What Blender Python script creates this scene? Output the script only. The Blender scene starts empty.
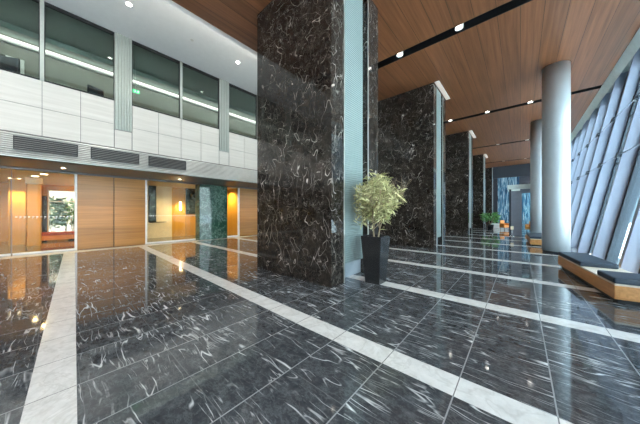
import bpy, bmesh, math, random
from mathutils import Vector, Matrix
random.seed(7)
SC = bpy.context.scene
COL = SC.collection
PI = math.pi

# ------------------------------------------------------------------ mesh helpers
class MB:
    """collects shapes and links them as ONE mesh object"""
    def __init__(self): self.bm = bmesh.new()
    def _mat(self, faces, mi):
        for f_ in faces: f_.material_index = mi
    def box(self, x0, x1, y0, y1, z0, z1, mi=0):
        v = [self.bm.verts.new(p) for p in ((x0,y0,z0),(x1,y0,z0),(x1,y1,z0),(x0,y1,z0),(x0,y0,z1),(x1,y0,z1),(x1,y1,z1),(x0,y1,z1))]
        fs = [self.bm.faces.new([v[i] for i in q]) for q in ((3,2,1,0),(4,5,6,7),(0,1,5,4),(1,2,6,5),(2,3,7,6),(3,0,4,7))]
        self._mat(fs, mi); return self
    def hexa(self, lo, hi, mi=0):
        """lo, hi: four corner points each (counter-clockwise seen from above)"""
        v = [self.bm.verts.new(p) for p in list(lo)+list(hi)]
        fs = [self.bm.faces.new([v[i] for i in q]) for q in ((3,2,1,0),(4,5,6,7),(0,1,5,4),(1,2,6,5),(2,3,7,6),(3,0,4,7))]
        self._mat(fs, mi); return self
    def rbox(self, x0, x1, y0, y1, z0, z1, r=.02, seg=3):
        b = bmesh.new()
        v = [b.verts.new(p) for p in ((x0,y0,z0),(x1,y0,z0),(x1,y1,z0),(x0,y1,z0),(x0,y0,z1),(x1,y0,z1),(x1,y1,z1),(x0,y1,z1))]
        for q in ((3,2,1,0),(4,5,6,7),(0,1,5,4),(1,2,6,5),(2,3,7,6),(3,0,4,7)): b.faces.new([v[i] for i in q])
        bmesh.ops.bevel(b, geom=b.edges[:], offset=r, segments=seg, profile=.5, affect='EDGES')
        return self.merge(b)
    def merge(self, b):
        me = bpy.data.meshes.new('tmp'); b.to_mesh(me); b.free()
        self.bm.from_mesh(me); bpy.data.meshes.remove(me); return self
    def tube(self, p0, p1, r0, r1=None, n=12, caps=True):
        r1 = r0 if r1 is None else r1
        p0, p1 = Vector(p0), Vector(p1); d = (p1-p0).normalized()
        a = d.orthogonal().normalized(); b = d.cross(a)
        A, B = [], []
        for i in range(n):
            t = 2*PI*i/n; o = a*math.cos(t)+b*math.sin(t)
            A.append(self.bm.verts.new(p0+o*r0)); B.append(self.bm.verts.new(p1+o*r1))
        for i in range(n):
            f_ = self.bm.faces.new((A[i],A[(i+1)%n],B[(i+1)%n],B[i])); f_.smooth = n > 6
        if caps:
            self.bm.faces.new(A[::-1]); self.bm.faces.new(B)
        return self
    def lathe(self, prof, cx=0, cy=0, n=48):
        rings = []
        for r, z in prof:
            rings.append([self.bm.verts.new((cx+r*math.cos(2*PI*i/n), cy+r*math.sin(2*PI*i/n), z)) for i in range(n)])
        for A, B in zip(rings, rings[1:]):
            for i in range(n):
                f_ = self.bm.faces.new((A[i],A[(i+1)%n],B[(i+1)%n],B[i])); f_.smooth = True
        self.bm.faces.new(rings[0][::-1]); self.bm.faces.new(rings[-1])
        return self
    def quad(self, *pts):
        self.bm.faces.new([self.bm.verts.new(p) for p in pts]); return self
    def build(self, name, mat, parent=None, loc=None):
        me = bpy.data.meshes.new(name)
        bmesh.ops.recalc_face_normals(self.bm, faces=self.bm.faces[:])
        self.bm.to_mesh(me); self.bm.free()
        for m in (mat if isinstance(mat, (list, tuple)) else [mat]): me.materials.append(m)
        o = bpy.data.objects.new(name, me); COL.objects.link(o)
        if parent is not None: o.parent = parent
        if loc: o.location = loc
        return o

def tag(o, label, cat, group=None, kind=None):
    o['label'] = label; o['category'] = cat
    if group: o['group'] = group
    if kind: o['kind'] = kind
    return o
def thing(name, label, cat, loc=(0,0,0), rz=0, group=None):
    o = bpy.data.objects.new(name, None); COL.objects.link(o)
    o.location = loc; o.rotation_euler = (0,0,rz); o.empty_display_size = .2
    return tag(o, label, cat, group)
def struct(o):
    o['kind'] = 'structure'; return o
def room(name, loc=(0,0,0)):
    o = bpy.data.objects.new(name, None); COL.objects.link(o); o.location = loc; o['kind'] = 'structure'; return o
def dup(root, loc, label=None, group=None, rz=None):
    r = root.copy(); COL.objects.link(r); r.location = loc
    if rz is not None: r.rotation_euler = (0,0,rz)
    if label: r['label'] = label
    if group: r['group'] = group
    for ch in list(root.children):
        c = ch.copy(); COL.objects.link(c); c.parent = r
        for g in list(ch.children):
            d = g.copy(); COL.objects.link(d); d.parent = c
    return r

# ------------------------------------------------------------------ material helpers
class NT:
    def __init__(self, name):
        self.m = bpy.data.materials.new(name); self.m.use_nodes = True
        self.t = self.m.node_tree; self.t.nodes.clear()
        self.out = self.t.nodes.new('ShaderNodeOutputMaterial')
    def n(self, typ, ins=None, **kw):
        nd = self.t.nodes.new(typ)
        for k, v in kw.items(): setattr(nd, k, v)
        for k, v in (ins or {}).items(): self.set(nd.inputs[k], v)
        return nd
    def set(self, sock, v):
        if isinstance(v, bpy.types.NodeSocket): self.t.links.new(v, sock)
        elif isinstance(v, bpy.types.Node): self.t.links.new(v.outputs[0], sock)
        else:
            if isinstance(v, (tuple, list)) and len(v) == 3 and sock.type == 'RGBA': v = (*v, 1)
            sock.default_value = v
    def math(self, op, a, b=0.0, clamp=False):
        nd = self.n('ShaderNodeMath', operation=op, use_clamp=clamp); self.set(nd.inputs[0], a); self.set(nd.inputs[1], b); return nd.outputs[0]
    def vm(self, op, a, b=(0,0,0)):
        nd = self.n('ShaderNodeVectorMath', operation=op); self.set(nd.inputs[0], a); self.set(nd.inputs[1], b); return nd.outputs[0]
    def pos(self): return self.n('ShaderNodeNewGeometry').outputs['Position']
    def obj(self): return self.n('ShaderNodeTexCoord').outputs['Object']
    def mapping(self, v, scale=(1,1,1), rot=(0,0,0), loc=(0,0,0)):
        return self.n('ShaderNodeMapping', {'Vector': v, 'Scale': scale, 'Rotation': rot, 'Location': loc}).outputs[0]
    def noise(self, v, scale=1, detail=2, rough=.5, dist=0):
        return self.n('ShaderNodeTexNoise', {'Vector': v, 'Scale': scale, 'Detail': detail, 'Roughness': rough, 'Distortion': dist}).outputs[0]
    def ramp(self, f, stops, interp='LINEAR'):
        nd = self.n('ShaderNodeValToRGB'); nd.color_ramp.interpolation = interp
        e = nd.color_ramp.elements
        while len(e) < len(stops): e.new(.5)
        for el, (p, c) in zip(e, stops):
            el.position = p; el.color = (c, c, c, 1) if isinstance(c, (int, float)) else (*c, 1)
        self.set(nd.inputs[0], f); return nd.outputs[0]
    def mix(self, f, a, b, blend='MIX'):
        nd = self.n('ShaderNodeMix', data_type='RGBA', blend_type=blend)
        self.set(nd.inputs[0], f); self.set(nd.inputs[6], a); self.set(nd.inputs[7], b); return nd.outputs[2]
    def ridge(self, v, scale, width, detail=3, rough=.55, dist=.6):
        """thin bright lines along the zero set of a noise"""
        n_ = self.noise(v, scale, detail, rough, dist)
        a = self.math('ABSOLUTE', self.math('SUBTRACT', n_, .5))
        return self.math('SUBTRACT', 1.0, self.math('DIVIDE', a, width), clamp=True)
    def pbr(self, color, rough=.5, metal=0, spec=.5, **ins):
        b = self.n('ShaderNodeBsdfPrincipled')
        self.set(b.inputs['Base Color'], color); self.set(b.inputs['Roughness'], rough); self.set(b.inputs['Metallic'], metal)
        self.set(b.inputs['Specular IOR Level'], spec)
        for k, v in ins.items(): self.set(b.inputs[k.replace('_', ' ')], v)
        self.t.links.new(b.outputs[0], self.out.inputs[0]); return self.m

def plain(name, c, rough=.5, metal=0, var=.06, scale=6, spec=.5):
    n = NT(name)
    f = n.noise(n.obj(), scale, 4)
    lo = tuple(x*(1-var) for x in c); hi = tuple(min(1, x*(1+var)) for x in c)
    return n.pbr(n.ramp(f, [(.3, lo), (.7, hi)]), rough, metal, spec)
def emit(name, c, s):
    n = NT(name); e = n.n('ShaderNodeEmission', {'Color': (*c, 1), 'Strength': s})
    n.t.links.new(e.outputs[0], n.out.inputs[0]); return n.m
def glass(name, tint=(.8,.9,.9), refl=1.0, rough=.0):
    n = NT(name)
    tr = n.n('ShaderNodeBsdfTransparent', {'Color': (*tint, 1)})
    gl = n.n('ShaderNodeBsdfGlossy', {'Color': (.95,1,1,1), 'Roughness': rough})
    fr = n.n('ShaderNodeFresnel', {'IOR': 1.5})
    mx = n.n('ShaderNodeMixShader', {0: n.math('MULTIPLY', fr.outputs[0], refl, clamp=True), 1: tr, 2: gl})
    n.t.links.new(mx.outputs[0], n.out.inputs[0]); return n.m

def mat_floor(name='polished black marble floor tiles', interior=False):
    n = NT(name); p = n.pos()
    s = n.n('ShaderNodeSeparateXYZ', {0: p}); X, Y = s.outputs[0], s.outputs[1]
    # tiles: 0.6 m across, rows of 0.63 m between the white strips every 2.19 m
    gx = n.math('DIVIDE', n.math('ADD', X, .4), .6)
    gy = n.math('DIVIDE', n.math('SUBTRACT', Y, .135), .64)
    ys = n.math('FLOORED_MODULO', n.math('SUBTRACT', Y, .135), 2.19)
    gy2 = n.math('DIVIDE', ys, .64)
    idy = n.math('FLOOR', n.math('DIVIDE', n.math('SUBTRACT', Y, .135), 2.19))
    idx = n.math('FLOOR', gx); idr = n.math('FLOOR', gy2)
    cid = n.n('ShaderNodeCombineXYZ', {0: idx, 1: n.math('ADD', n.math('MULTIPLY', idy, 3), idr), 2: 0.0})
    rnd = n.n('ShaderNodeTexWhiteNoise', {'Vector': cid}, noise_dimensions='3D').outputs['Color']
    off = n.vm('MULTIPLY', rnd, (40, 40, 40))
    v = n.vm('ADD', p, off)
    q = n.vm('ADD', v, n.vm('MULTIPLY', n.n('ShaderNodeTexNoise', {'Vector': v, 'Scale': 1.6, 'Detail': 2.0}).outputs['Color'], (.16,.16,0)))
    tot = None
    for rot, sc, w, ms, amp in ((.30,(.30,2.6,1),.0075,1.9,1.0), (.52,(.34,3.0,1),.0075,2.4,.95), (.12,(.5,4.6,1),.010,3.2,.75), (.42,(.8,9.,1),.016,4.0,.5), (1.0,(.5,3.0,1),.006,2.6,.5)):
        r = n.ridge(n.mapping(q, rot=(0,0,rot), scale=sc), 1.25, w, 2, .5, .05)
        m = n.ramp(n.noise(n.vm('ADD', v, (sc[1]*5, ms*9, 0)), ms, 3), [(.51,0.),(.60,amp)])
        k_ = n.math('MULTIPLY', r, m)
        tot = k_ if tot is None else n.math('MAXIMUM', tot, k_)
    r3 = n.ridge(n.mapping(q, scale=(1,2.2,1)), 6, .04, 6, .7, .2)
    cloud = n.ramp(n.noise(v, 9, 8, .8), [(.28, (.022,.025,.029)), (.52, (.055,.060,.067)), (.78, (.15,.16,.17))])
    base = n.mix(n.math('MULTIPLY', r3, .22), cloud, (.24,.25,.26))
    col = n.mix(n.math('MULTIPLY', tot, .95), base, (.80,.82,.83))
    fx = n.math('ABSOLUTE', n.math('SUBTRACT', n.math('FRACT', n.math('ADD', gx, .5)), .5))
    fy = n.math('ABSOLUTE', n.math('SUBTRACT', n.math('FRACT', n.math('ADD', gy2, .5)), .5))
    jx = n.math('LESS_THAN', fx, .0085); jy = n.math('LESS_THAN', fy, .0065)
    col = n.mix(jy, col, (.12,.125,.13)); col = n.mix(jx, col, (.30,.31,.32))
    return n.pbr(col, n.ramp(n.noise(p, 3, 3), [(.3,.035),(.7,.075)]), 0, .6)

def mat_strip():
    n = NT('white marble floor strip'); p = n.pos()
    X = n.n('ShaderNodeSeparateXYZ', {0: p}).outputs[0]
    c = n.ramp(n.noise(p, 9, 6, .7), [(.3,(.62,.61,.59)),(.7,(.80,.79,.77))])
    r = n.ridge(p, 2.2, .03, 4, .6, .8)
    c = n.mix(n.math('MULTIPLY', r, .3), c, (.4,.38,.35))
    fx = n.math('ABSOLUTE', n.math('SUBTRACT', n.math('FRACT', n.math('ADD', n.math('DIVIDE', n.math('ADD', X, .4), .6), .5)), .5))
    c = n.mix(n.math('LESS_THAN', fx, .007), c, (.2,.2,.2))
    return n.pbr(c, .16, 0, .5)

def mat_pillar():
    n = NT('polished dark brown marble'); p = n.pos()
    q = n.vm('ADD', p, n.vm('MULTIPLY', n.n('ShaderNodeTexNoise', {'Vector': p, 'Scale': 1.5, 'Detail': 2.0}).outputs['Color'], (.22,.22,.22)))
    c = n.ramp(n.noise(p, 2.2, 7, .7), [(.3,(.009,.0072,.006)),(.55,(.022,.0175,.0145)),(.82,(.065,.051,.042))])
    tot = None
    for rot, sc, w, ms, amp in (((.5,.5,0),(1.7,1.7,.22),.0058,1.6,1.0), ((-.35,-.35,0),(1.9,1.9,.25),.0055,2.1,1.0), ((1.1,1.1,0),(2.,2.,.3),.0042,2.6,.7),
                                ((.15,.15,0),(4.6,4.6,.7),.009,3.1,.38), ((-.8,-.8,0),(5.,5.,.8),.009,3.3,.38), ((.75,.75,0),(7.,7.,1.),.014,3.6,.3)):
        r = n.ridge(n.mapping(n.mapping(q, rot=rot), scale=sc), 1.5, w, 2, .5, .05)
        m = n.ramp(n.noise(n.vm('ADD', p, (sc[2]*70, w*900, 3)), ms, 3), [(.49,0.),(.66,amp)])
        v = n.math('MULTIPLY', r, m)
        tot = v if tot is None else n.math('MAXIMUM', tot, v)
    r3 = n.ridge(q, 7, .03, 5, .65, .2)
    c = n.mix(n.math('MULTIPLY', r3, .14), c, (.17,.135,.11))
    c = n.mix(tot, c, (.66,.60,.54))
    return n.pbr(c, .06, 0, .45)

def mat_wood(name, a, b, axis, plank=.6, rough=.35, seam=(.02,.012,.008), sw=.006):
    """plank boards with fine grain; axis = direction of the grain"""
    n = NT(name); p = n.pos(); s = n.n('ShaderNodeSeparateXYZ', {0: p})
    sc = {'x': (.35,14,14), 'y': (14,.35,14), 'z': (14,14,.35)}[axis]
    g = n.noise(n.mapping(p, scale=sc), 1.0, 6, .65, .6)
    c = n.ramp(g, [(.3, a), (.7, b)])
    across = {'y': s.outputs[0], 'x': s.outputs[2], 'z': s.outputs[1]}[axis]
    q = n.math('DIVIDE', across, plank)
    rn = n.n('ShaderNodeTexWhiteNoise', {'W': n.math('FLOOR', q)}, noise_dimensions='1D').outputs[0]
    c = n.mix(1.0, c, n.ramp(rn, [(0,(.86,.86,.86)),(1,(1.1,1.1,1.1))]), 'MULTIPLY')
    fr = n.math('ABSOLUTE', n.math('SUBTRACT', n.math('FRACT', n.math('ADD', q, .5)), .5))
    c = n.mix(n.math('LESS_THAN', fr, sw), c, seam)
    return n.pbr(c, rough, 0, .4)

def mat_fine_ribs(name, c, scale, rough=.3, metal=.0, axis=2, depth=.5):
    n = NT(name); p = n.pos(); z = n.n('ShaderNodeSeparateXYZ', {0: p}).outputs[axis]
    w = n.math('SINE', n.math('MULTIPLY', z, 2*PI*scale))
    bump = n.n('ShaderNodeBump', {'Strength': depth, 'Distance': .01, 'Height': w})
    f = n.noise(p, 2, 2)
    return n.pbr(n.ramp(f, [(.3, tuple(x*.9 for x in c)), (.7, c)]), rough, metal, .5, Normal=bump.outputs[0])

def mat_leaf(name, a, b):
    n = NT(name)
    i = n.n('ShaderNodeNewGeometry').outputs['Random Per Island']
    return n.pbr(n.ramp(i, [(0, a), (1, b)]), .5, 0, .4)

def mat_streaks():
    n = NT('blue art glass with pale wavy streaks'); p = n.pos()
    v = n.mapping(p, scale=(1.6,1.6,.16))
    w = n.noise(v, 2.2, 3, .5, 1.4)
    c = n.ramp(w, [(.36,(.03,.07,.13)),(.47,(.10,.24,.36)),(.52,(.55,.68,.75)),(.56,(.12,.27,.4)),(.7,(.04,.09,.16))])
    return n.pbr(c, .12, 0, .5)

def mat_tower():
    n = NT('teal curtain wall glass'); p = n.pos(); s = n.n('ShaderNodeSeparateXYZ', {0: p})
    def line(o, per, w):
        return n.math('LESS_THAN', n.math('FRACT', n.math('DIVIDE', o, per)), w)
    g = n.math('MAXIMUM', n.math('MAXIMUM', line(s.outputs[2], 1.9, .09), line(s.outputs[1], 1.3, .08)), line(s.outputs[0], 1.3, .08))
    base = n.ramp(n.noise(n.mapping(p, scale=(.2,.2,.5)), 1, 3), [(.3,(.008,.05,.065)),(.7,(.03,.13,.15))])
    return n.pbr(n.mix(g, base, (.05,.08,.1)), .12, 0, .6)

M = {}
M['floor'] = mat_floor()
M['strip'] = mat_strip()
M['pillar'] = mat_pillar()
M['ceil_wood'] = mat_wood('brown wood veneer ceiling boards', (.115,.042,.017), (.245,.096,.043), 'y', .46, .38, (.03,.012,.006), .012)
M['door_wood'] = mat_wood('honey oak veneer', (.40,.165,.045), (.58,.27,.085), 'y', 8.0, .3)
M['honey'] = mat_wood('honey oak wall panelling', (.42,.20,.028), (.58,.31,.055), 'z', 1.3, .3)
def mat_door():
    n = NT('oak veneer in horizontal boards'); p = n.pos(); s = n.n('ShaderNodeSeparateXYZ', {0: p})
    g = n.noise(n.mapping(p, scale=(8,.5,16)), 1.0, 6, .65, .4)
    c = n.ramp(g, [(.3,(.35,.148,.030)),(.7,(.52,.245,.060))])
    q = n.math('DIVIDE', s.outputs[2], .42)
    rn = n.n('ShaderNodeTexWhiteNoise', {'W': n.math('FLOOR', q)}, noise_dimensions='1D').outputs[0]
    c = n.mix(1.0, c, n.ramp(rn, [(0,(.88,.88,.88)),(1,(1.08,1.08,1.08))]), 'MULTIPLY')
    return n.pbr(c, .28, 0, .45)
M['door'] = mat_door()
M['white_ceil'] = plain('matt white plaster', (.74,.77,.77), .8, 0, .02)
M['panel'] = (lambda n: n.pbr(n.ramp(n.noise(n.mapping(n.pos(), scale=(4,.6,14)), 1, 5, .6), [(.3,(.55,.52,.47)),(.7,(.65,.62,.57))]), .35, 0, .4))(NT('cream stone wall panel'))
M['joint'] = plain('dark panel joint', (.16,.15,.14), .8)
M['alu'] = plain('brushed pale aluminium', (.60,.61,.58), .32, .75, .05, 20)
M['alu_rib'] = plain('ribbed grey green aluminium', (.46,.49,.45), .35, .5, .05, 20)
M['white_metal'] = plain('white painted metal', (.85,.85,.84), .35)
M['soffit'] = plain('grey metal soffit', (.15,.15,.155), .4, .2)
M['louvre'] = plain('pale slatted metal band', (.46,.47,.45), .35, .4)
M['dark'] = plain('near black metal', (.012,.013,.015), .4, .2)
M['glass'] = glass('clear lobby glass', (.95,.96,.93), .14)
M['glass_dim'] = glass('lounge window glass tinted to dim the sky', (.50,.48,.42), .3)  # tint put in to cut the skylight, not the window's own colour
M['glass_green'] = glass('green tinted upper window glass', (.74,.80,.77), .8)
M['glass_out'] = glass('pale teal facade glass', (.84,.95,.97), .2)
M['green_marble'] = (lambda n: n.pbr(n.mix(n.math('MULTIPLY', n.ridge(n.pos(), 3, .03, 5, .65, .8), .55), n.ramp(n.noise(n.pos(), 4, 7, .7), [(.3,(.006,.03,.02)),(.55,(.02,.075,.05)),(.8,(.06,.16,.11))]), (.25,.42,.33)), .05, 0, .6))(NT('polished dark green marble'))
M['rib'] = mat_fine_ribs('pale teal ribbed glass', (.22,.28,.27), 22, .3, .0, 2, .45)
M['niche'] = plain('brushed blue grey steel', (.55,.62,.68), .2, .3, .05)
M['column'] = plain('satin silver column cladding', (.55,.60,.64), .28, .15, .03, 3)
M['fin'] = plain('pale lavender grey painted steel', (.35,.40,.52), .45, .1, .03)
M['mullion'] = plain('dark blue grey aluminium', (.05,.065,.085), .4, .4)
M['cush'] = plain('dark charcoal blue upholstery', (.026,.042,.066), .5, 0, .15, 40)
M['bench_wood'] = mat_wood('warm orange oak bench panel', (.50,.22,.07), (.72,.36,.13), 'y', 3.0, .35)
M['bench_top'] = plain('pale oak bench top', (.74,.66,.54), .4)
M['pot'] = plain('satin charcoal planter', (.016,.016,.017), .2, 0, .05, 6, .8)
M['soil'] = plain('dark potting soil', (.03,.02,.015), .95)
M['bark'] = plain('pale brown bark', (.26,.2,.12), .8)
M['leaf'] = mat_leaf('pale yellow green leaf', (.22,.24,.07), (.80,.74,.42))
M['leaf_dark'] = mat_leaf('fresh green leaf', (.04,.16,.04), (.16,.36,.10))
M['cream'] = plain('warm cream wall', (.78,.66,.46), .5)
M['upper_wall'] = plain('olive grey corridor wall', (.22,.22,.19), .6)
M['upper_ceil'] = plain('grey green corridor ceiling', (.30,.36,.34), .6)
M['carpet'] = plain('dark carpet', (.05,.05,.05), .9)
M['lamp'] = emit('lamp glow', (1,.95,.86), 22)
M['lampw'] = emit('warm lamp glow', (1,.8,.5), 10)
M['cove'] = emit('cove light', (1,.97,.90), 2.2)
M['wash'] = emit('wall washer light', (1,.94,.85), .45)
M['exit'] = emit('green sign light', (.05,.9,.3), 1.6)
M['exit_w'] = emit('white sign light', (.9,1,.9), 2.0)
M['pic'] = (lambda n: n.pbr(n.ramp(n.noise(n.pos(), 3.5, 3, .6), [(.45,(.012,.016,.014)),(.62,(.05,.07,.06)),(.72,(.35,.38,.36))]), .2))(NT('dark abstract print'))
M['frame'] = plain('black picture frame', (.01,.01,.01), .35)
M['red'] = plain('red brown leather', (.35,.06,.03), .5)
M['orange'] = plain('orange upholstery', (.72,.27,.06), .6)
M['steel'] = plain('polished steel', (.7,.7,.7), .15, .95)
M['portal'] = plain('blue grey painted panel', (.25,.28,.34), .4, .1)
M['streak'] = mat_streaks()
M['tower'] = mat_tower()
M['pave'] = plain('pale concrete paving', (.72,.73,.74), .8, 0, .05, 1)
M['dark_wall'] = plain('dark blue grey wall', (.035,.042,.055), .5)
M['rear'] = plain('mid grey wall', (.35,.35,.36), .6)
M['decal'] = plain('frosted white dot', (.8,.85,.85), .6)
M['facade_white'] = plain('pale green white fascia', (.70,.78,.76), .45)
M['inner_floor'] = M['floor']

H = 6.6          # wood ceiling
HW = 7.5         # white ceiling
XL = -10.3       # upper left facade plane
XG = -12.85      # lobby glass plane
ZS = 2.95        # soffit
XE = -6.4        # wood ceiling edge
Y0, Y1 = -14.0, 40.0
def bx(y): return 1.5 + (.08*(9.2-y) if y < 9.2 else 0)   # foot of the leaning glass facade
LEAN = .19

# ------------------------------------------------------------------ floor
struct(MB().box(-22, 2.35, Y0, Y1, -.2, 0).build('floor', M['floor']))
k = 1
for i in range(-5, 18):
    y = i*2.19 - (.05 if i == 0 else 0)
    x0 = -12.2 if i != 1 else -12.2
    sk = {0: .36, 1: .20}.get(i, 0.0)          # the two strips by the oak doors run slightly askew
    x1 = 1.45 if y > 9 else bx(y)-.05; xm = -2.0
    P = [(x0,y-.135+sk),(xm,y-.135),(x1,y-.135),(x1,y+.135),(xm,y+.135),(x0,y+.135+sk)]
    sb_ = MB()
    for q in ((0,1,4,5),(1,2,3,4)): sb_.hexa([(*P[j],0) for j in q], [(*P[j],.0015) for j in q])
    struct(sb_.build('trim_%d' % k, M['strip'])); k += 1
struct(MB().box(-12.55, -12.0, Y0, 29, .0016, .003).build('trim_%d' % k, M['strip'])); k += 1

# ------------------------------------------------------------------ ceilings
slots = [.15, 7.45, 14.7, 22.2, 29.8]
SW = .17
c = MB(); prev = Y0
for s in slots:
    c.box(XE, 2.62, prev, s-SW, H, H+.3); prev = s+SW
c.box(XE, 2.62, prev, Y1, H, H+.3)
ceil = struct(c.build('ceiling', M['ceil_wood']))
struct(MB().box(XL-.2, XE, Y0, Y1, HW, HW+.2).build('ceiling_white', M['white_ceil']))
struct(MB().box(XE, XE+.04, Y0, Y1, H+.3, HW+.2).build('trim_%d' % k, M['white_ceil'])); k += 1
# pale edge band where the wood ceiling meets the leaning glass
e = MB()
e.hexa([(2.5,Y0,H-.02),(2.66,Y0,H-.28),(2.66,Y1,H-.28),(2.5,Y1,H-.02)], [(2.62,Y0,H+.3),(2.74,Y0,H+.3),(2.74,Y1,H+.3),(2.62,Y1,H+.3)])
struct(e.build('trim_%d' % k, M['facade_white'])); k += 1
struct(MB().box(2.74, 3.5, Y0, Y1, H+.02, H+.3).build('trim_%d' % k, M['facade_white'])); k += 1
struct(MB().box(XE+.05, 5.3, Y0, Y1, H+.62, H+.8).build('roof_sunblock', M['white_ceil']))  # unseen; overhang past the glass added to keep sun off the floor

CV = k
def spot(name, loc, power, size=1.5, blend=.6, col=(1,.92,.8), r=.05):
    l = bpy.data.lights.new(name, 'SPOT'); l.energy = power; l.spot_size = size; l.spot_blend = blend; l.color = col; l.shadow_soft_size = r
    o = bpy.data.objects.new(name, l); COL.objects.link(o); o.location = loc; return o
def area(name, loc, sx, sy, power, col, rot=(0,0,0)):
    l = bpy.data.lights.new(name, 'AREA'); l.shape = 'RECTANGLE'; l.size = sx; l.size_y = sy; l.energy = power; l.color = col
    o = bpy.data.objects.new(name, l); COL.objects.link(o); o.location = loc; o.rotation_euler = rot; return o

slot_label = {7.45: 'black recessed light slot crossing the wood ceiling before the second marble pillar',
              14.7: 'black recessed light slot crossing the wood ceiling between second and third pillars',
              22.2: 'thin black light slot in the wood ceiling beyond the third marble pillar',
              29.8: 'farthest thin black light slot down the wood ceiling',
              .15: 'black light slot in the wood ceiling above the camera'}
for s in slots:
    t = thing('recessed_light_slot', slot_label[s], 'light slot', (0, s, H), 0, 'light slots in the wood ceiling')
    b = MB()
    b.box(XE, 2.6, -SW, SW, .27, .3)
    b.box(XE, 2.6, -SW, -SW+.012, .0, .27); b.box(XE, 2.6, SW-.012, SW, .0, .27)
    b.build('channel', M['dark'], t)
    for x in (-4.75, -3.0, -1.3, .35):
        g = MB().lathe([(.085,.06),(.10,.02),(.105,.02),(.105,.14),(.06,.2),(.06,.27)], x, 0, 20).build('spotlight', M['white_metal'], t)
        MB().lathe([(.062,.052),(.062,.058)], x, 0, 20).build('lens', M['lamp'], g)
        spot('slot_spot', (x, s, H+.03), 90, 1.9, .8)

# cove in the step between the two ceilings: lights the white ceiling
ce = thing('ceiling_cove_light', 'thin bright light line along the edge between the white and the wood ceiling', 'light', (XE-.16, 0, H+.04))
MB().box(-.0,.158,Y0,Y1,-.02,.0).box(-.02,-.0,Y0,Y1,-.02,.06).build('ledge', M['white_metal'], ce)
MB().box(.05,.11,Y0,Y1,.001,.02).build('strip', M['cove'], ce)
area('cove_up', (XE-.25, 8, H+.12), .15, 40, 330, (1,.98,.93), (0, PI-.35, 0))
# downlights in the white ceiling
dl = thing('downlight', 'bright round downlight in the white ceiling above the ribbed post between the first windows', 'downlight', (-8.58, 1.39, HW), 0, 'downlights in the white ceiling')
MB().lathe([(.09,-.012),(.095,-.004),(.095,-.001)], 0, 0, 24).build('rim', M['white_metal'], dl)
MB().lathe([(.065,-.018),(.065,-.0125)], 0, 0, 24).build('lens', M['lamp'], dl)
dup(dl, (-8.6, 4.82, HW), 'bright round downlight in the white ceiling beside the big marble pillar')
for y in (-5.47, -2.04, 1.39, 4.82, 8.25, 11.7): spot('ceiling_spot', (-8.4, y, HW-.04), 130, 2.0, .9, (1,.95,.88), .08)
sp = thing('ceiling_sprinkler', 'tiny sprinkler head in the white ceiling between two downlights', 'sprinkler', (-8.71, 3.14, HW))
MB().lathe([(.05,-.008),(.05,-.001)], 0, 0, 16).build('escutcheon', M['alu'], sp)
MB().tube((0,0,-.05), (0,0,-.008), .012).build('nozzle', M['alu'], sp)

# ------------------------------------------------------------------ left upper facade
ZB, ZP, ZW = 2.95, 3.62, 5.2      # band bottom, panel bottom, window sill
PITCH = 3.57; PW = .23
pil = [1.52 + PITCH*i for i in range(-4, 8)]
wl = MB()
wl.box(XL-.3, XL-.02, Y0, 29, ZB, ZW, 1)                       # backing, joints show it
ys = []
for p in pil:
    seg0, seg1 = p+PW+.01, p+PITCH-PW-.01
    xs = [seg0, seg0+.74, seg0+.74+.83, seg0+.74+1.66, seg1]
    xs = [seg0, seg0+.78, (seg0+seg1)/2, seg1-.78, seg1]
    for a, b in zip(xs, xs[1:]):
        for z0, z1 in ((ZP, ZP+.79), (ZP+.79, ZW)):
            wl.box(XL-.02, XL, a+.006, b-.006, z0+.006, z1-.006, 0)
    for z0, z1 in ((ZP, ZP+.62),):
        wl.box(XL-.02, XL-.005, p-PW+.006, p+PW-.006, z0+.006, z1-.006, 0)
struct(wl.build('wall_left', [M['panel'], M['joint']]))
# ribbed posts
for p in pil:
    b = MB(); n = 6
    b.box(XL-.02, XL+.01, p-PW, p+PW, ZP+.63, HW)
    for i in range(n):
        w = 2*PW/n; a = p-PW+i*w
        b.hexa([(XL+.01,a+.008,ZP+.65),(XL+.05,a+.02,ZP+.65),(XL+.05,a+w-.02,ZP+.65),(XL+.01,a+w-.008,ZP+.65)],
               [(XL+.01,a+.008,HW),(XL+.05,a+.02,HW),(XL+.05,a+w-.02,HW),(XL+.01,a+w-.008,HW)])
    struct(b.build('trim_%d' % k, M['alu_rib'])); k += 1
# upper windows
wi = 1
for p in pil:
    m = p + PITCH/2
    for a, b_ in ((p+PW, m-.04), (m+.04, p+PITCH-PW)):
        w = room('window_%d' % wi, (XL, a, ZW)); wi += 1
        L = b_-a
        f = MB(); f.box(-.08, .0, 0, L, 0, .035); f.box(-.08, .0, 0, L, HW-ZW-.09, HW-ZW); f.box(-.08,.0,0,.02,.035,HW-ZW-.09); f.box(-.08,.0,L-.02,L,.035,HW-ZW-.09)
        f.build('frame', M['dark'], w)
        MB().box(-.05, -.038, .02, L-.02, .035, HW-ZW-.09).build('pane', M['glass_green'], w)
    struct(MB().box(XL-.1, XL+.03, m-.04, m+.04, ZW, HW).build('trim_%d' % k, M['alu_rib'])); k += 1
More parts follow.
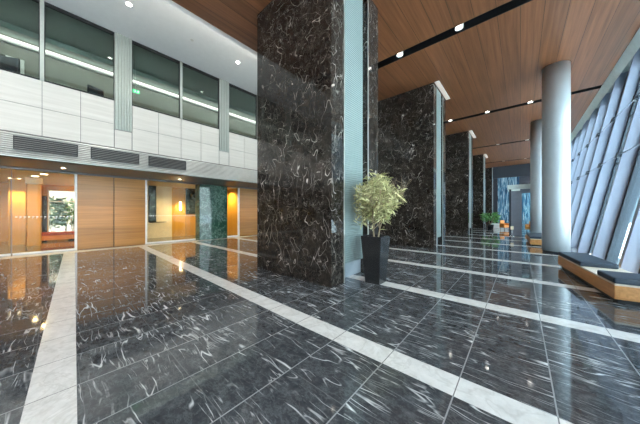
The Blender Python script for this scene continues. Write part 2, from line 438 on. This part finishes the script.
# corridor behind them
XB = -12.9
struct(MB().box(XB-.2, XB, Y0, 29, ZW-.6, HW+.2).build('wall_upper', M['upper_wall']))
struct(MB().box(XB, XL-.3, Y0, 29, ZW-.45, ZW-.3).build('floor_upper', M['carpet']))
struct(MB().box(XB, XL-.2, Y0, 29, HW+.02, HW+.2).build('ceiling_upper', M['upper_ceil']))
struct(MB().box(XB+.02, XB+.5, Y0, 29, HW-.16, HW+.02).build('trim_%d' % k, M['upper_ceil'])); k += 1
cv = thing('cove_light', 'long white cove light strip along the upper corridor behind the windows', 'light', (XB, 0, HW-.36))
MB().box(.01, .14, Y0, 28, -.06, .0).build('profile', M['white_metal'], cv)
MB().box(.01, .13, Y0, 28, .001, .10).build('diffuser', M['cove'], cv)
area('cove_area', (XB+.6, 6, HW-.3), .3, 34, 120, (1,.97,.9), (0, math.radians(25), 0))
# things upstairs
es = thing('exit_sign', 'green lit exit sign hanging inside the upper window beside the ribbed post', 'sign', (XL-1.1, 2.05, 6.13))
MB().box(-.03, .03, -.21, .21, 0, .2).build('box', M['exit'], es)
es.scale = (.6,.6,.6)
r_ = MB(); r_.tube((.032,-.03,.155),(.036,-.03,.155),.022); r_.hexa([(.031,-.05,.09),(.035,-.05,.09),(.035,0,.06),(.031,0,.06)],[(.031,-.03,.135),(.035,-.03,.135),(.035,.01,.125),(.031,.01,.125)])
r_.box(.031,.035,-.12,-.04,.085,.1); r_.box(.031,.035,.0,.08,.05,.066); r_.box(.031,.035,-.07,-.02,.03,.05); r_.box(.031,.035,.1,.16,.03,.17)
r_.build('running_figure', M['exit_w'], es)
MB().tube((0,0,.2),(0,0,2.3),.012).build('hanger', M['alu'], es)
def office_chair(loc, rz, label):
    t = thing('office_chair', label, 'chair', loc, rz, 'black chairs in the upper corridor')
    MB().rbox(-.24,.24,-.24,.24,.42,.5,.03).build('seat', M['cush'], t)
    MB().rbox(-.24,-.17,-.23,.23,.52,.98,.03).build('backrest', M['cush'], t)
    MB().box(-.235,-.205,-.03,.03,.44,.6).build('back_bracket', M['dark'], t)
    MB().tube((0,0,.06),(0,0,.42),.025).build('post', M['dark'], t)
    b = MB()
    for i in range(5):
        a = 2*PI*i/5; b.tube((0,0,.07),(.28*math.cos(a),.28*math.sin(a),.04),.02,.015,8)
    b.build('base', M['dark'], t)
    return t
office_chair((XL-.9, -.78, ZW-.3), 2.6, 'black chair back showing over the sill behind the leftmost upper window')
office_chair((XL-.9, 1.0, ZW-.3), .4, 'black chair back over the sill just before the first ribbed post')
dr = room('door_4', (XB, -1.62, ZW-.3))
MB().box(.0,.05,0,.08,0,1.75).box(.0,.05,.52,.9,0,1.75).build('frame', M['white_metal'], dr)
MB().box(.0,.03,.08,.52,0,1.75).build('leaf', M['dark'], dr)

# slatted band with the vents above the lobby glass
sb = MB(); sb.box(XL-.3, XL-.0, Y0, 29, ZB, ZB+.03)
nsl = 11
for i in range(nsl):
    z = ZB+.04 + i*(ZP-ZB-.06)/nsl
    sb.hexa([(XL-.02,Y0,z),(XL+.03,Y0,z),(XL+.03,29,z),(XL-.02,29,z)], [(XL-.02,Y0,z+.042),(XL+.012,Y0,z+.042),(XL+.012,29,z+.042),(XL-.02,29,z+.042)])
struct(sb.build('trim_%d' % k, M['louvre'])); k += 1
vents = [(-.76,.44,'long black slatted vent at the left end of the metal band above the lobby glass'),
         (.72,1.95,'black slatted vent above the oak door in the metal band'),
         (2.22,3.48,'black slatted vent above the lobby glass beside the green marble pier'),
         ]
for a, b_, lab in vents:
    t = thing('air_vent', lab, 'vent', (XL+.03, a, ZB+.2), 0, 'black vents in the slatted band')
    L = b_-a
    MB().box(.002,.012,0,L,0,.36).build('backing', M['dark'], t)
    s_ = MB()
    for i in range(6):
        z = .03+i*.056
        s_.hexa([(.012,.02,z),(.04,.02,z-.015),(.04,L-.02,z-.015),(.012,L-.02,z)],[(.012,.02,z+.012),(.04,.02,z-.003),(.04,L-.02,z-.003),(.012,L-.02,z+.012)])
    s_.build('louvre', M['joint'], t)
struct(MB().box(-22, XL-.3, Y0, 29, ZB, ZB+.12).build('ceiling_soffit', M['soffit']))
struct(MB().box(XG-.05, XG+.10, Y0, 29, ZB-.06, ZB).build('trim_%d' % k, M['soffit'])); k += 1

# ------------------------------------------------------------------ lobby front: glass, oak doors, green pier
def pane(idx, y0, y1, dots=False, rail=True):
    w = room('window_%d' % idx, (XG, y0, 0)); L = y1-y0
    MB().box(-.006, .006, .0, L, .06, ZB-.06).build('pane', M['glass'], w)
    MB().box(-.04, .04, 0, L, .002, .06).build('frame', M['white_metal'], w)
    if dots:
        d = MB(); n = int(L/.09)
        for i in range(n):
            y = .05+i*.09
            d.box(.0065, .008, y, y+.045, 1.26, 1.30)
            if i % 3: d.box(.0065, .008, y, y+.02, 1.22, 1.24)
        d.build('decal', M['decal'], w)
    return w
def jamb(y0, y1):
    global k
    struct(MB().box(XG-.06, XG+.06, y0, y1, 0, ZB-.06).build('trim_%d' % k, M['white_metal'])); k += 1
pane(wi, Y0, -1.0); wi += 1
struct(MB().box(XG-.01, XG+.01, -.99, -.97, 0, ZB-.06).build('trim_%d' % k, M['soffit'])); k += 1
pane(wi, -.96, .46, True); wi += 1
jamb(.46, .53)
d1 = room('door_1', (XG, .53, 0))
for a, b_ in ((0, 1.045), (1.07, 2.12)):
    l_ = MB().rbox(-.03, .03, a, b_, .004, ZB-.06, .004, 1).build('leaf', M['door'], d1)
MB().box(-.028, -.015, 1.045, 1.07, .004, ZB-.06).build('seam', M['dark'], d1)
jamb(2.65, 2.72)
pane(wi, 2.72, 4.80, True); wi += 1
gp = thing('marble_pier', 'polished dark green marble pier between two lobby glass panes', 'pier', (XG+.35, 5.6, 0))
MB().rbox(-.42, .12, -.78, .70, 0, ZB-.064, .01, 1).build('cladding', M['green_marble'], gp)
gp['kind'] = 'thing'
pane(wi, 6.32, 7.2); wi += 1
jamb(7.2, 7.28)
d2 = room('door_2', (XG, 7.28, 0))
for a, b_ in ((0, 1.6), (1.62, 3.2), (3.22, 4.8)):
    MB().rbox(-.03, .03, a, b_, .004, ZB-.06, .004, 1).build('leaf', M['door'], d2)
struct(MB().box(XG-.1, XG+.05, 12.1, 29, 0, ZB).build('wall_lobby', M['door']))

for i, y in enumerate((-2.6, .16, 1.6, 3.7, 8.0)):
    spot('soffit_spot', (-11.7, y, ZB-.03), 55, 2.3, .8, (1,.80,.52), .05)
    if i in (1, 3):
        t = thing('soffit_downlight', 'round lamp in the grey soffit before the %s' % ('dotted lobby glass' if i == 1 else 'framed prints'), 'downlight', (-11.7, y, ZB), 0, 'lamps in the grey soffit')
        MB().lathe([(.07,-.01),(.075,-.001)],0,0,20).build('rim', M['white_metal'], t)
        MB().lathe([(.05,-.016),(.05,-.0105)],0,0,20).build('lens', M['lampw'], t)
struct(MB().box(-20, XG-.1, Y0, 12, ZB-.05, ZB-.001).build('ceiling_lobby', M['cream']))

# ------------------------------------------------------------------ rooms behind the lobby glass
XR = -19.0
def yon(u, x):
    """world y where the sight line at image column u meets the plane x"""
    f, s_, c_ = 230.0, math.sin(math.atan2(200.5,230.0)), math.cos(math.atan2(200.5,230.0))
    a = (u-320)/f; t = x/(a*c_-s_); return t*(a*s_+c_)
iw = MB()
ya, yb = yon(48, XR), yon(74, XR)
iw.box(XR-.15, XR, Y0, ya, 0, ZB); iw.box(XR-.15, XR, ya, yb+1.2, 0, .28); iw.box(XR-.15, XR, ya, yb+1.2, 2.6, ZB); iw.box(XR-.15, XR, yb+1.2, 12, 0, ZB)
struct(iw.build('wall_lounge', M['honey']))
w = room('window_%d' % wi, (XR, ya, .28)); wi += 1
L = yb+1.2-ya
f = MB(); f.box(-.05,.05,0,.04,0,2.32); f.box(-.05,.05,L/2-.02,L/2+.02,0,2.32); f.box(-.05,.05,L-.04,L,0,2.32); f.box(-.05,.05,0,L,1.72,1.76)
f.build('frame', M['white_metal'], w); MB().box(-.01,.0,0,L,0,2.32).build('pane', M['glass_dim'], w)
# timber block column and a dark doorway
xc = -15.6
wc = thing('timber_column', 'square honey timber column inside the lobby behind the dotted glass', 'column', (xc, yon(34, xc), 0))
wc['kind'] = 'thing'
hw_ = (yon(41, xc)-yon(27, xc))/2
MB().rbox(-.5, 0, -hw_, hw_, 0, ZB-.3, .008, 1).build('shaft', M['honey'], wc)
MB().box(-.55, .05, -hw_-.05, hw_+.05, ZB-.3, ZB-.051).build('capital', M['cream'], wc)
dd = room('door_3', (XR, yon(42, XR), 0))
MB().box(.0,.05,0,yon(47,XR)-yon(42,XR),0,2.3).build('leaf', M['dark'], dd)
# oak partition with wall washers near the left edge
xp = -16.6
yp0, yp1 = yon(8, xp), yon(26, xp)
struct(MB().rbox(xp-.15, xp, yp0, yp1, 0, ZB, .01, 1).build('wall_oak', M['honey']))
for u in (11, 20):
    yy = yon(u, xp)
    t = thing('wall_washer', 'warm recessed wall washer over the %s part of the oak lobby wall' % ('outer' if u == 11 else 'inner'), 'downlight', (xp+.28, yy, ZB-.05), 0, 'wall washers over the oak wall')
    MB().lathe([(.07,-.01),(.075,-.001)], 0, 0, 16).build('rim', M['white_metal'], t)
    MB().lathe([(.05,-.016),(.05,-.0105)], 0, 0, 16).build('lens', M['lampw'], t)
    spot('washer_spot', (xp+.28, yy, ZB-.09), 220, 1.1, .5, (1,.75,.4), .03)
# lounge furniture seen through the glass
lb = thing('lounge_bench', 'low red leather bench in front of the bright lounge window', 'bench', (XR+1.5, yon(58, XR+1.5), 0))
MB().rbox(-.3,.3,-1.0,.8,.3,.45,.03).build('cushion', M['red'], lb)
MB().box(-.26,.26,-.95,.75,.08,.3).build('base', M['orange'], lb)
for y in (-.85,.65): MB().box(-.2,.2,y-.04,y+.04,0,.08).build('leg', M['dark'], lb)
def leafy(name, label, cat, loc, h, r, n, mat, pot=None, group=None, seed=1, L=(.16,.3), W=.03, trunk=True, shape=1.0):
    rd = random.Random(seed)
    t = thing(name, label, cat, loc, 0, group)
    z0 = 0
    if pot:
        z0 = pot[1]
        MB().lathe([(pot[0]*.75,0),(pot[0],pot[1]-.02),(pot[0],pot[1])],0,0,24).build('pot', pot[2], t)
    st = MB()
    for i in range(5):
        a = rd.uniform(0,2*PI); st.tube((.02*math.cos(a),.02*math.sin(a),z0-.02),(r*.5*math.cos(a),r*.5*math.sin(a),z0+h*.75),.014,.006,6)
    st.build('stem', M['bark'], t)
    lf = MB()
    for i in range(n):
        a = rd.uniform(0,2*PI); e = rd.uniform(-.6,1.2); q = rd.random()**.5
        c0 = Vector((math.cos(a)*q*r*.7, math.sin(a)*q*r*.7, z0+h*(.25+.65*rd.random())))
        d = Vector((math.cos(a)*math.cos(e), math.sin(a)*math.cos(e), math.sin(e)))
        leaf(lf, c0, d, rd.uniform(*L)*shape, W, rd)
    lf.build('foliage', mat, t)
    return t
def leaf(mb, p, d, L, W, rd):
    d = d.normalized(); s_ = d.cross(Vector((rd.uniform(-1,1),rd.uniform(-1,1),rd.uniform(-1,1)))).normalized()
    n_ = d.cross(s_)
    pts = []
    P0 = p; P1 = p+d*L*.5+n_*L*.04; P2 = p+d*L-n_*L*.08+Vector((0,0,-L*.12))
    a, b_ = P1+s_*W*.5, P1-s_*W*.5
    v = [mb.bm.verts.new(q) for q in (P0, a, P2, b_)]
    mid = mb.bm.verts.new(P1+n_*W*.15)
    for q in ((v[0],v[1],mid),(v[1],v[2],mid),(v[2],v[3],mid),(v[3],v[0],mid)): mb.bm.faces.new(q)
leafy('potted_shrub', 'dark leafy potted shrub beside the bright lounge window', 'plant', (XR+.6, yon(72.5, XR+.6), 0), 1.5, .25, 120, M['leaf_dark'], (.2,.35,M['pot']), None, 3, (.15,.25), .07)
for i, (u, dx, rr) in enumerate(((53,-2.0,.6),(66,-4.8,.85))):
    leafy('garden_shrub', ['leafy shrub outside the lounge window nearest the dark doorway','leafy shrub outside the lounge window farther from the glass'][i], 'shrub', (XR+dx, yon(u, XR+dx), -.1), 2.6, rr, 300, M['leaf_dark'], None, 'shrubs outside the lounge window', 10+i, (.2,.45), .12)
struct(MB().box(-45, XR-.15, -30, 40, -.3, -.1).build('ground_garden', M['pave']))
struct(MB().box(XR, XR+.15, 12, 29, 0, ZB).build('wall_lounge_end', M['honey']))
# second room: cream wall, prints, handrail
xk = -15.4
ycr0, ycr1, ycr2 = yon(140, xk), yon(172, xk), yon(200, xk)
cw = MB(); cw.box(xk-.15, xk, ycr0, ycr1, 0, ZB, 0); cw.box(xk-.15, xk, ycr1, ycr2+1.0, 0, ZB, 1)
struct(cw.build('wall_cream', [M['cream'], M['honey']]))
def print_(u0, u1, v0, v1, x, label):
    y0, y1 = yon(u0, x), yon(u1, x)
    Z = y0*math.cos(.7172)-x*math.sin(.7172)
    z1, z0 = 1.45+(212-v0)*Z/230, 1.45+(212-v1)*Z/230
    t = thing('framed_print', label, 'picture', (x+.001, (y0+y1)/2, z0), 0, 'framed prints behind the lobby glass')
    hw = (y1-y0)/2; h = z1-z0
    f = MB(); f.box(0,.04,-hw,hw,0,.04); f.box(0,.04,-hw,hw,h-.04,h); f.box(0,.04,-hw,-hw+.04,.04,h-.04); f.box(0,.04,hw-.04,hw,.04,h-.04)
    f.build('frame', M['frame'], t); MB().box(0.002,.02,-hw+.04,hw-.04,.04,h-.04).build('print', M['pic'], t)
print_(148.5, 156, 181, 222, xk, 'tall dark framed print on the cream wall behind the glass')
print_(185.5, 197, 177, 214, xk, 'dark framed print on the honey wall beside the green marble pier')
hr = thing('handrail', 'slim dark handrail on the cream lobby wall under the tall print', 'rail', (xk, yon(149, xk), .88))
L = yon(166, xk)-yon(149, xk)
MB().tube((.09,0,0),(.09,L,0),.02).build('rail', M['dark'], hr)
for y in (.15, L-.15): MB().tube((0.001,y,-.03),(.09,y,-.005),.012).build('bracket', M['dark'], hr)
spot('cream_spot', (xk+1.3, yon(165,xk), ZB-.1), 140, 2.6, .9, (1,.72,.34))
lc = thing('lounge_fill_strip', 'thin glowing strip added along the partition to brighten the lobby ceiling', 'light', (-18.6, 1.5, 2.45))  # made-up strip, added because the lobby ceiling got too little light
MB().box(0, 5.2, -.16, -.001, -.03, 0).build('ledge', M['cream'], lc)
MB().box(.02, 5.18, -.14, -.05, .001, .02).build('strip', M['lampw'], lc)
area('lounge_ceiling_fill', (-16, 1.35, 2.5), 5, .1, 90, (1,.72,.32), (PI-.5, 0, 0))  # upward fill for the lobby ceiling, belongs to the added strip
sc_ = thing('golden_glow_strip', 'slim glowing strip added for golden highlights between the cream wall and the print', 'lamp', (xk, yon(180, xk), 1.55))  # glowing strip added for golden highlights that look like glass reflections
MB().box(.001, .05, -.05, .05, -.03, .53).build('backplate', M['alu'], sc_)
MB().rbox(.051, .11, -.04, .04, 0, .5, .01, 2).build('diffuser', M['lampw'], sc_)
spot('glow_strip_spot', (xk+.35, yon(180, xk), 2.0), 60, 2.8, .9, (1,.7,.3))  # added with the glowing strip, no known lamp here
# partition between the two rooms, side walls
struct(MB().box(-19, XG-.1, 1.5, 1.62, 0, ZB).build('wall_partition', M['honey']))
struct(MB().box(-15.4, XG-.1, 7.26, 7.34, 0, ZB).build('wall_side', M['honey']))
spot('lounge_spot', (-13.6,-.3, ZB-.1), 150, 2.7, .9, (1,.64,.22))
spot('lounge_spot', (-14.6,-.55, ZB-.1), 150, 2.7, .9, (1,.64,.22))
spot('lounge_spot', (-17.4,-.9, ZB-.1), 150, 2.7, .9, (1,.64,.22))
spot('side_spot', (-13.7, 6.75, ZB-.1), 330, 2.7, .9, (1,.72,.34))
spot('lounge_spot', (-15.0,-4.5, ZB-.1), 170, 2.7, .9, (1,.64,.22))
for i, (x, y) in enumerate(((-13.6,-.3),(-14.6,-.55))):
    t = thing('ceiling_lamp', ['round warm ceiling lamp just inside the dotted lobby glass','round warm ceiling lamp deeper in behind the dotted lobby glass'][i], 'lamp', (x, y, ZB-.05), 0, 'ceiling lamps behind the dotted glass')
    MB().lathe([(.12,-.02),(.125,-.001)],0,0,20).build('rim', M['white_metal'], t)
    MB().lathe([(.09,-.026),(.09,-.0205)],0,0,20).build('lens', M['lampw'], t)

# ------------------------------------------------------------------ marble pillars
HP = H-.004
def pillar(y0, x1, label, w=2.46, d=1.9):
    """front face at y0, facade-side face at x1; a niche with a ribbed glass panel on that side"""
    t = thing('marble_pillar', label, 'pillar', (x1, y0, 0), 0, 'dark marble pillars along the hall')
    t['kind'] = 'thing'
    a, b_ = .42, 1.40                      # niche
    m = MB()
    m.box(-w, -.22, 0, d, 0, HP); m.box(-.22, 0, 0, a, 0, HP); m.box(-.22, 0, b_, d, 0, HP)
    m.build('cladding', M['pillar'], t)
    MB().box(-.215, -.20, a+.004, b_-.004, .0, HP).build('niche_back', M['niche'], t)
    MB().rbox(-.14, -.01, a+.03, a+.76, .38, HP-.001, .008, 1).build('ribbed_panel', M['rib'], t)
    tr = MB(); tr.box(-.01, .012, a-.012, a+.012, 0, HP); tr.box(-.01, .012, b_-.012, b_+.012, 0, HP)
    tr.build('edge_trim', M['alu'], t)
    return t
pillars = [(3.45,-2.72,'huge dark marble pillar nearest, beside the charcoal planter'),
           (9.85,-2.6,'second dark marble pillar, behind the planter tree'),
           (17.2,-2.5,'third dark marble pillar along the hall, behind the second'),
           (25.0,-2.5,'fourth dark marble pillar along the hall, mostly hidden by the third'),
           (33.2,-2.5,'last dark marble pillar far down the hall by the blue glass wall')]
wash_lab = ['', 'glowing ceiling washer at the top corner of the second pillar','glowing ceiling washer at the top corner of the third pillar','small glowing ceiling washer at the top of the fourth pillar','tiny glowing ceiling washer at the top of the last pillar']
for i, (y0, x1, lab) in enumerate(pillars):
    pillar(y0, x1, lab)
    if i:
        t = thing('ceiling_washer', wash_lab[i], 'light', (x1+.03, y0, H), 0, 'ceiling washers beside the pillars')
        f = MB(); f.box(0,.17,0,1.9,-.012,-.001)
        f.build('frame', M['white_metal'], t)
        MB().box(.02,.15,.02,1.88,-.02,-.0125).build('diffuser', M['wash'], t)

# ------------------------------------------------------------------ round columns
def column(x, y, r, label):
    t = thing('round_column', label, 'column', (x, y, 0), 0, 'round silver columns by the glass facade')
    t['kind'] = 'thing'
    prof = [(r,.081)]
    for z in (2.2, 4.4): prof += [(r,z-.06),(r,z-.012),(r,z-.006),(r-.012,z-.004),(r-.012,z+.004),(r,z+.006),(r,z+.012),(r,z+.06)]
    prof += [(r,HP)]
    MB().lathe([(r-.02,0),(r-.02,.08)], 0, 0, 64).build('base_ring', M['mullion'], t)
    MB().lathe(prof, 0, 0, 64).build('shaft', M['column'], t)
    return t
column(.945, 11.65, .36, 'nearer round silver column standing by the long bench')
column(.80, 18.0, .37, 'farther round silver column behind the nearer one')

# ------------------------------------------------------------------ benches
def bench(loc, rz, L, D, cush, label):
    t = thing('bench', label, 'bench', loc, rz, 'low oak benches along the glass')
    MB().box(.05, D-.02, .06, L-.06, 0, .07).build('plinth', M['dark'], t)
    MB().rbox(0, D, 0, L, .07, .285, .006, 1).build('base', M['bench_wood'], t)
    MB().rbox(.004, D-.004, .004, L-.004, .286, .315, .004, 1).build('top', M['bench_top'], t)
    for a, b_, dd in cush:
        MB().rbox(-.004, dd, a, b_, .316, .41, .022, 3).build('cushion', M['cush'], t)
    return t
bench((1.12, 5.81, 0), math.radians(7.2), 2.95, .62, ((0.0,.62,.53),(1.42,2.95,.53)), 'long low oak bench with two dark cushions, beside the leaning windows')
bench((.31, 13.3, 0), math.radians(2), 2.6, .75, ((0.0,2.6,.73),), 'small oak bench with a dark cushion in front of the farther column')

# ------------------------------------------------------------------ planter with tree
pt = thing('potted_tree', 'pale leafy tree in a tapered charcoal planter beside the big marble pillar', 'plant', (-2.27, 4.36, 0))
pm = bmesh.new()
def ring(h, z): return [pm.verts.new(p) for p in ((-h,-h,z),(h,-h,z),(h,h,z),(-h,h,z))]
R = [ring(.158,0), ring(.225,.96), ring(.205,.96), ring(.198,.88)]
pm.faces.new(R[0][::-1])
for A, B in zip(R, R[1:]):
    for i in range(4): pm.faces.new((A[i],A[(i+1)%4],B[(i+1)%4],B[i]))
pm.faces.new(R[3])
bmesh.ops.bevel(pm, geom=[e for e in pm.edges if abs(e.verts[0].co.z-e.verts[1].co.z) > .5], offset=.008, segments=2, affect='EDGES')
b = MB(); b.merge(pm); b.build('planter', M['pot'], pt)
MB().box(-.196,.196,-.196,.196,.882,.90).build('soil', M['soil'], pt)
rd = random.Random(21)
tr = MB(); tips = []
def branch(p, d, L, r, depth):
    segs = 3; q = Vector(p); dd = Vector(d).normalized()
    for i in range(segs):
        nd = (dd + Vector((rd.uniform(-.18,.18), rd.uniform(-.18,.18), rd.uniform(-.02,.12)))).normalized()
        e_ = q + nd*(L/segs)
        if e_.x < -.36: e_.x = -.36
        if e_.z < .95: e_.z = .95
        tr.tube(q, e_, r*(1-.2*i), r*(1-.2*(i+1)), 6); q = e_; dd = nd
        tips.append((q.copy(), dd.copy(), depth))
        if depth < 3:
            for _ in range(2):
                s_ = Vector((rd.uniform(-1,1), rd.uniform(-1,1), rd.uniform(.0,.8)))
                branch(q, dd*.45+s_*.75, L*.62, r*.55, depth+1)
for i in range(3):
    a = i*2.1+.4
    branch((.05*math.cos(a), .05*math.sin(a), .88), (.24*math.cos(a)+.02, .24*math.sin(a), 1), .68, .017, 0)
tr.build('trunk', M['bark'], pt)
lf = MB()
for q, d, dep in tips:
    if q.z < 1.05 or q.x < -.33 or q.x+q.y > .5 or q.x-q.y > .62 or (dep == 3 and rd.random() < .38): continue
    for j in range(2 if dep < 2 else 3):
        e_ = Vector((rd.uniform(-1,1), rd.uniform(-1,1), rd.uniform(-.75,.65)))
        dv = (d*.25+e_).normalized()
        if q.x + dv.x*.19 < -.38: continue
        leaf(lf, q + Vector((rd.uniform(-.05,.05),rd.uniform(-.05,.05),rd.uniform(-.05,.05))), dv, rd.uniform(.10,.19), .024, rd)
lf.build('foliage', M['leaf'], pt)

# ------------------------------------------------------------------ leaning glass facade
NB = 22
fy = [5.55-2.1*(4-i) for i in range(5)] + [8.05+1.95*i for i in range(NB-6)]
ZT = H+.28
def fx(y, z, o=0): return bx(y)+LEAN*z+o
def lean_box(mb, y0, y1, o0, o1, z0, z1):
    mb.hexa([(fx(y0,z0,o0),y0,z0),(fx(y0,z0,o1),y0,z0),(fx(y1,z0,o1),y1,z0),(fx(y1,z0,o0),y1,z0)],
            [(fx(y0,z1,o0),y0,z1),(fx(y0,z1,o1),y0,z1),(fx(y1,z1,o1),y1,z1),(fx(y1,z1,o0),y1,z1)])
for y, yn in zip(fy, fy[1:]):
    w = room('window_%d' % wi); wi += 1
    b = MB(); lean_box(b, y-.07, y+.07, -.02, .22, .0, ZT); b.build('blade', M['fin'], w)
    b = MB(); lean_box(b, y-.20, y+.10, .225, .36, .0, ZT); lean_box(b, y-.045, y+.045, .365, .45, 0, ZT); b.build('mullion', M['mullion'], w)
    b = MB(); lean_box(b, y+.1, yn-.13, .25, .262, .1, ZT); b.build('pane', M['glass_out'], w)
    b = MB(); lean_box(b, y+.1, yn-.13, .225, .249, 6.05, ZT); b.build('top_shade_panel', M['mullion'], w)  # dark panel added for the shaded triangles between the fin tops
    for z in (.0, 2.95, 4.4):
        b = MB(); lean_box(b, y+.1, yn-.13, .22, .31, z, z+.05); b.build('transom', M['mullion'] if z else M['white_metal'], w)
    for z in (2.95, 4.4):
        b = MB(); b.tube((fx(y,z,-.05), y+.07, z+.05), (fx(yn,z,-.05), yn-.07, z+.05), .012, None, 8); b.build('brace', M['fin'], w)
        b = MB(); lean_box(b, y-.09, y+.09, -.10, -.021, z-.02, z+.12); b.build('bracket', M['mullion'], w)
struct(MB().box(2.0, 80, -60, 120, -.35, -.06).build('ground_plaza', M['pave']))
tw = thing('street_building', 'teal glass office building across the plaza outside the leaning windows', 'building', (7, 52, -.06))
MB().box(0,40,0,14,0,30).build('body', M['tower'], tw)
for i in range(8):
    MB().box(-.15,40.1,-.15,14.1,3.6+i*3.6,3.95+i*3.6).build('floor_band', M['mullion'], tw)

# ------------------------------------------------------------------ far end of the hall
struct(MB().box(-22, 6, Y1-.5, Y1, 0, HW).build('wall_back', M['dark_wall']))
aw = thing('art_glass_wall', 'blue glass wall with pale wavy streaks at the far end of the hall', 'wall panel', (-2.2, 37.0, 0))
for i in range(4):
    MB().box(i*1.05+.01, i*1.05+1.04, 0, .08, .05, 6.2 if i < 2 else 4.2).build('panel', M['streak'], aw)
MB().box(-.05, 2.12, -.03, .12, 6.2, 6.35).box(2.1, 4.25, -.03, .12, 4.2, 4.35).build('head_rail', M['portal'], aw)
MB().box(-.05, 4.25, -.03, .12, 0, .05).build('base_rail', M['portal'], aw)
vb = thing('glass_vestibule', 'grey blue entrance vestibule with a glass door at the far end', 'vestibule', (-.52, 18.6, 0))
MB().box(-.02, .08, -.02, .10, 0, 2.85).build('post', M['mullion'], vb)
MB().box(.08, .50, .0, .08, 0, 2.75).build('side_panel', M['portal'], vb)
MB().box(.50, .58, -.02, .1, 0, 2.85).build('post', M['portal'], vb)
dr_ = MB().box(.58, 1.25, .03, .05, .05, 2.6).build('door', M['glass_out'], vb)
MB().tube((.66,-.02,.85),(.66,-.02,1.45),.016).build('handle', M['steel'], dr_)
MB().box(1.25, 1.33, -.02, .1, 0, 2.85).build('post', M['portal'], vb)
MB().box(-.1, 1.4, -.15, 2.2, 2.86, 3.12).build('canopy', M['facade_white'], vb)
MB().box(-.02, .04, .12, 2.1, 0, 2.8).build('side_glass', M['glass_out'], vb)
MB().box(.58, 1.25, -.0, .08, 2.6, 2.85).build('header', M['portal'], vb)
struct(MB().box(-2.4, 2.6, 33.0, 33.15, 5.3, H).build('wall_bulkhead', M['dark_wall']))
ld = thing('planting_ledge', 'low white ledge under the green plant at the far end', 'ledge', (-2.0, 25.5, 0))
MB().rbox(0, 1.5, 0, .7, 0, .36, .02, 2).build('body', M['white_metal'], ld)
MB().rbox(-.02, 1.52, -.02, .72, .361, .40, .01, 1).build('top', M['facade_white'], ld)
leafy('leafy_plant', 'bright green leafy plant in a dark pot beside the fourth pillar', 'plant', (-1.9, 23.9, 0), 1.0, .62, 170, M['leaf_dark'], (.24,.4,M['pot']), None, 31, (.25,.45), .11)
def lounge_chair(loc, rz, label):
    t = thing('armchair', label, 'chair', loc, rz, 'orange armchairs at the far end')
    MB().rbox(-.33,.33,-.33,.33,.2,.42,.05).build('seat', M['orange'], t)
    MB().rbox(-.33,.33,.25,.36,.4,.86,.05).build('backrest', M['orange'], t)
    for s_ in (-1,1): MB().rbox(s_*.37-.05,s_*.37+.05,-.33,.34,.2,.6,.04).build('arm', M['orange'], t)
    for sx in (-1,1):
        for sy in (-1,1): MB().tube((sx*.28,sy*.28,0),(sx*.28,sy*.28,.21),.018,.022,8).build('leg', M['dark'], t)
    return t
lounge_chair((-.98, 23.9, 0), .9, 'orange armchair on the planting ledge side of the grey vestibule').scale = (.62,.62,.9)
lounge_chair((.62, 22.6, 0), -.4, 'orange armchair seen through the vestibule glass door').scale = (.75,.75,.9)
sg = thing('sign_stand', 'small slim notice stand before the grey vestibule', 'sign', (-.38, 17.9, 0), .3)
MB().lathe([(.13,0),(.13,.015),(.02,.03)],0,0,20).build('base', M['steel'], sg)
MB().tube((0,0,.02),(0,0,.42),.012).build('post', M['steel'], sg)
MB().box(-.07,.07,-.012,.012,.40,.60).build('board', M['cream'], sg)

struct(MB().box(-22, 6, Y0-.2, Y0, 0, HW).build('wall_rear', M['rear']))
struct(MB().box(-22, XL, 29, 29.2, 0, HW).build('wall_end', M['rear']))

# ------------------------------------------------------------------ light from outside
W = bpy.data.worlds.new('World'); SC.world = W; W.use_nodes = True
nt = W.node_tree; nt.nodes.clear()
o = nt.nodes.new('ShaderNodeOutputWorld'); bg = nt.nodes.new('ShaderNodeBackground')
tc = nt.nodes.new('ShaderNodeTexCoord'); sx_ = nt.nodes.new('ShaderNodeSeparateXYZ'); rp = nt.nodes.new('ShaderNodeValToRGB')
nt.links.new(tc.outputs['Generated'], sx_.inputs[0]); nt.links.new(sx_.outputs[2], rp.inputs[0])
rp.color_ramp.elements[0].position = 0; rp.color_ramp.elements[0].color = (1,1,1,1)
rp.color_ramp.elements[1].position = .8; rp.color_ramp.elements[1].color = (.66,.80,1,1)
nt.links.new(rp.outputs[0], bg.inputs[0]); bg.inputs[1].default_value = 5.0
nt.links.new(bg.outputs[0], o.inputs[0])

sl = bpy.data.lights.new('sun', 'SUN'); sl.energy = 16; sl.angle = .02; sl.color = (1,.97,.92)
so = bpy.data.objects.new('sun', sl); COL.objects.link(so); so.rotation_euler = (math.radians(8), math.radians(28), 0)

# ------------------------------------------------------------------ camera
cam = bpy.data.cameras.new('camera'); co = bpy.data.objects.new('camera', cam); COL.objects.link(co)
cam.sensor_width = 36; cam.lens = 36*230.0/640; cam.clip_start = .05; cam.clip_end = 500
co.location = (0,0,1.45); co.rotation_euler = (PI/2, 0, math.atan2(200.5, 230.0))
SC.camera = co
SC.view_settings.view_transform = 'Standard'; SC.view_settings.look = 'None'
SC.view_settings.gamma = 1; SC.view_settings.use_curve_mapping = False
SC.view_settings.exposure = 0.6
SC.cycles.max_bounces = 10; SC.cycles.diffuse_bounces = 5; SC.cycles.glossy_bounces = 5; SC.cycles.transparent_max_bounces = 24
SC.cycles.use_denoising = True
SC.cycles.caustics_reflective = False; SC.cycles.caustics_refractive = False
SC.cycles.sample_clamp_indirect = 6
